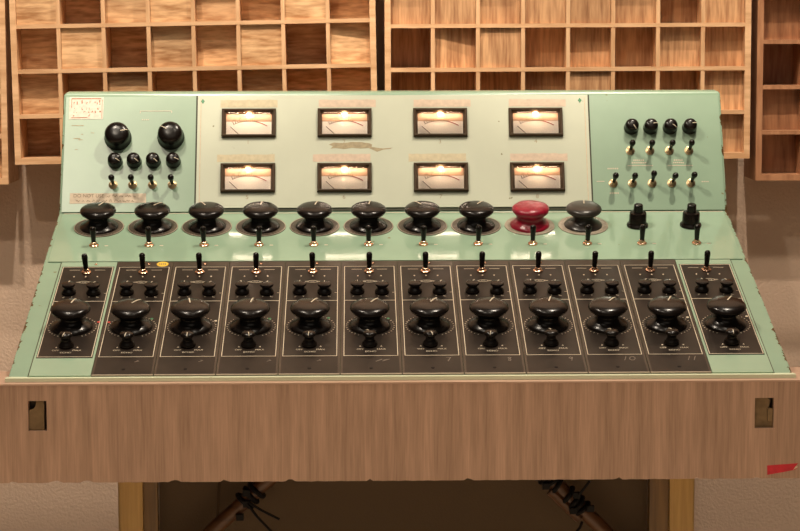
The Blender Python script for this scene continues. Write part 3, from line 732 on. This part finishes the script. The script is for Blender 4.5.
# ------------------------------------------------------------------ wall, floor, diffusers
WY = 1.03
bm = B(); box(bm, -3, 3, WY, WY+.1, 0, 3.6); structure('wall_back', mesh('wall_back', bm, M['wall'], smooth=0))
bm = B(); box(bm, -3, 3, -4.2, WY+.1, -.1, 0); structure('floor', mesh('floor', bm, M['floor'], smooth=0))
DF = .90; DD = WY - DF - .001
def diffuser(label, x0, z0, cols, rows, pitch, vp, depths, mf, mb, roll=0, fr=.0115, dv=.0075):
    mv = M['oak_up'] if mf == M['oak'] else M['cherry']
    """x0, z0: lower left corner of the outer frame; depths[row from the bottom][col] = block face behind the front edge"""
    w = cols*pitch + fr; h = rows*vp + fr
    t = thing('acoustic_diffuser', label, 'acoustic panel', T((x0, DF, Z0 + z0)) @ Matrix.Rotation(-roll, 4, 'Y'), 'wooden sound diffusers hung on the wall')
    bm = B(); box(bm, 0, fr, 0, DD, 0, h); box(bm, w-fr, w, 0, DD, 0, h); box(bm, fr, w-fr, 0, DD, 0, fr); box(bm, fr, w-fr, 0, DD, h-fr, h)
    box(bm, fr, w-fr, DD-.008, DD, fr, h-fr)
    put('frame', mesh('frame', bm, mf, bevel=.0008, segs=1), t)
    cw = (w - fr)/cols; ch = (h - fr)/rows
    for r in range(1, rows):
        bm = B(); box(bm, fr, w-fr, .0008, DD-.008, fr/2 + r*ch - dv/2, fr/2 + r*ch + dv/2)
        put('shelf_slat', mesh('shelf_slat', bm, mf, bevel=.0006, segs=1), t)
    for c in range(1, cols):
        bm = B(); x = fr/2 + c*cw; box(bm, x - dv/2, x + dv/2, .0014, DD-.008, fr, h-fr)
        put('upright_slat', mesh('upright_slat', bm, mv, bevel=.0006, segs=1), t)
    for r in range(rows):
        for c in range(cols):
            d = depths[r][c] if r < len(depths) else rnd.choice((.012, .03, .06, .08))
            if d is None: continue
            d, tilt = d if isinstance(d, tuple) else (d, 0)
            xa = fr/2 + c*cw + (dv/2 if c else fr/2) + .0002; xb = fr/2 + (c+1)*cw - (dv/2 if c < cols-1 else fr/2) - .0002
            za = fr/2 + r*ch + (dv/2 if r else fr/2) + .0002; zb = fr/2 + (r+1)*ch - (dv/2 if r < rows-1 else fr/2) - .0002
            bm = B(); hx, hz, hy = (xb-xa)/2, (zb-za)/2, (DD - .008 - d)/2
            vs = box(bm, -hx, hx, -hy, hy, -hz, hz)
            if tilt:
                for v in vs:
                    if v.co.y < 0: v.co.y += tilt*v.co.x/hx
            put('wood_block', mesh('wood_block', bm, mb, bevel=.0005, segs=1), t, T(((xa+xb)/2, d + hy, (za+zb)/2)))
    return t
a, b_, c_, d_, e_ = .008, .020, .034, .058, .095
left = [[e_, d_, e_, c_, d_, c_, e_, d_],
        [c_, e_, b_, e_, e_, c_, e_, d_],
        [d_, a, e_, b_, c_, a, e_, (b_, .004)],
        [a, e_, b_, a, c_, d_, a, d_],
        [d_, b_, a, d_, a, b_, d_, a]]
diffuser('oak diffuser above the console\'s left half, hung slightly tilted, level grain', -.7205, .2690, 8, 6, .0855, .0855, left, M['oak'], M['block_h'], roll=R(.95))
mid = [[d_, e_, d_, c_, d_, e_, d_, b_],
       [e_, e_, e_, c_, a, d_, d_, b_],
       [e_, (b_, .006), a, d_, c_, d_, b_, c_],
       [b_, a, b_, a, a, b_, d_, a],
       [d_, b_, a, c_, d_, a, b_, d_]]
diffuser('cherry-toned diffuser above the console\'s right half, upright grain', -.0116, .2745, 8, 6, .0863, .0836, mid, M['oak'], M['block_v'], roll=R(.15))
right = [[d_, e_], [c_, d_], [e_, e_], [c_, d_], [e_, b_]]
diffuser('reddish wood diffuser cut off by the photo\'s right edge', .7022, .2335, 4, 6, .0855, .0868, [[*r, d_, b_] for r in right], M['cherry'], M['block_r'])
fl = [[b_, d_, d_, c_], [d_, a, c_, d_], [d_, d_, b_, e_], [a, d_, d_, b_], [d_, a, c_, d_]]
diffuser('pale wood diffuser mostly beyond the photo\'s left edge', -.7340 - .0855*4 - .0115, .2315, 4, 6, .0855, .0855, fl, M['oak'], M['block_h'])

# ------------------------------------------------------------------ light
WARM = (1, .87, .70)
def spot(name, loc, tgt, energy, size=R(75), rad=.035, col=WARM, blend=.5):
    l = bpy.data.lights.new(name, 'SPOT'); l.energy = energy; l.spot_size = size; l.spot_blend = blend; l.shadow_soft_size = rad; l.color = col
    o = bpy.data.objects.new(name, l); COL.objects.link(o); o.location = loc
    o.rotation_euler = (Vector(tgt) - Vector(loc)).to_track_quat('-Z', 'Y').to_euler()
spot('ceiling_spot', (.70, .05, 3.45), (.35, .7, 1.1), 160, rad=.03)
spot('ceiling_spot', (-.80, -.20, 2.95), (-.2, .7, 1.1), 88, rad=.03)
spot('front_spot', (-1.22, -2.4, 4.25), (0, .5, 1.1), 112, size=R(60))
spot('front_spot', (.50, -1.75, 4.35), (0, .5, 1.1), 55, size=R(60))
for x in (-.5, .5): spot('wall_fill_spot', (x, -1.0, 4.2), (x, 1.0, 2.45), 235, size=R(41), blend=.3)  # unseen spots, added to brighten the diffusers
for x in (-1.1, 1.1): spot('floor_bounce_spot', (x, -2.35, 3.6), (x, -2.35, 0), 810, size=R(70), rad=.1)  # unseen spots, added so the floor bounces light onto apron and legs
l = bpy.data.lights.new('room_glow', 'AREA'); l.energy = 10; l.shape = 'RECTANGLE'; l.size = 3; l.size_y = 1.5; l.color = WARM
o = bpy.data.objects.new('room_glow', l); COL.objects.link(o); o.location = (0, -3.4, 3.2); o.rotation_euler = (R(55), 0, 0)
w = bpy.data.worlds.new('room'); S.world = w; w.use_nodes = True
w.node_tree.nodes['Background'].inputs[0].default_value = (1, .86, .70, 1); w.node_tree.nodes['Background'].inputs[1].default_value = .035

# ------------------------------------------------------------------ camera
cam = bpy.data.cameras.new('camera'); cam.sensor_width = 36; cam.lens = 2200*36/800; cam.clip_start = .05
co = bpy.data.objects.new('camera', cam); COL.objects.link(co)
yaw, pit, rol = R(1.1604), R(6), R(-.1273)
F = Vector((math.sin(yaw)*math.cos(pit), math.cos(yaw)*math.cos(pit), -math.sin(pit))); Rr = Vector((math.cos(yaw), -math.sin(yaw), 0)); Uu = Rr.cross(F)
R2 = math.cos(rol)*Rr + math.sin(rol)*Uu; U2 = -math.sin(rol)*Rr + math.cos(rol)*Uu
co.matrix_world = frame(Vector((-.06955, -3.32286, .51575 + Z0)), R2, U2, -F)
S.camera = co
S.view_settings.view_transform = 'Standard'; S.view_settings.look = 'None'; S.view_settings.gamma = 1; S.view_settings.use_curve_mapping = False
S.view_settings.exposure = 0.12
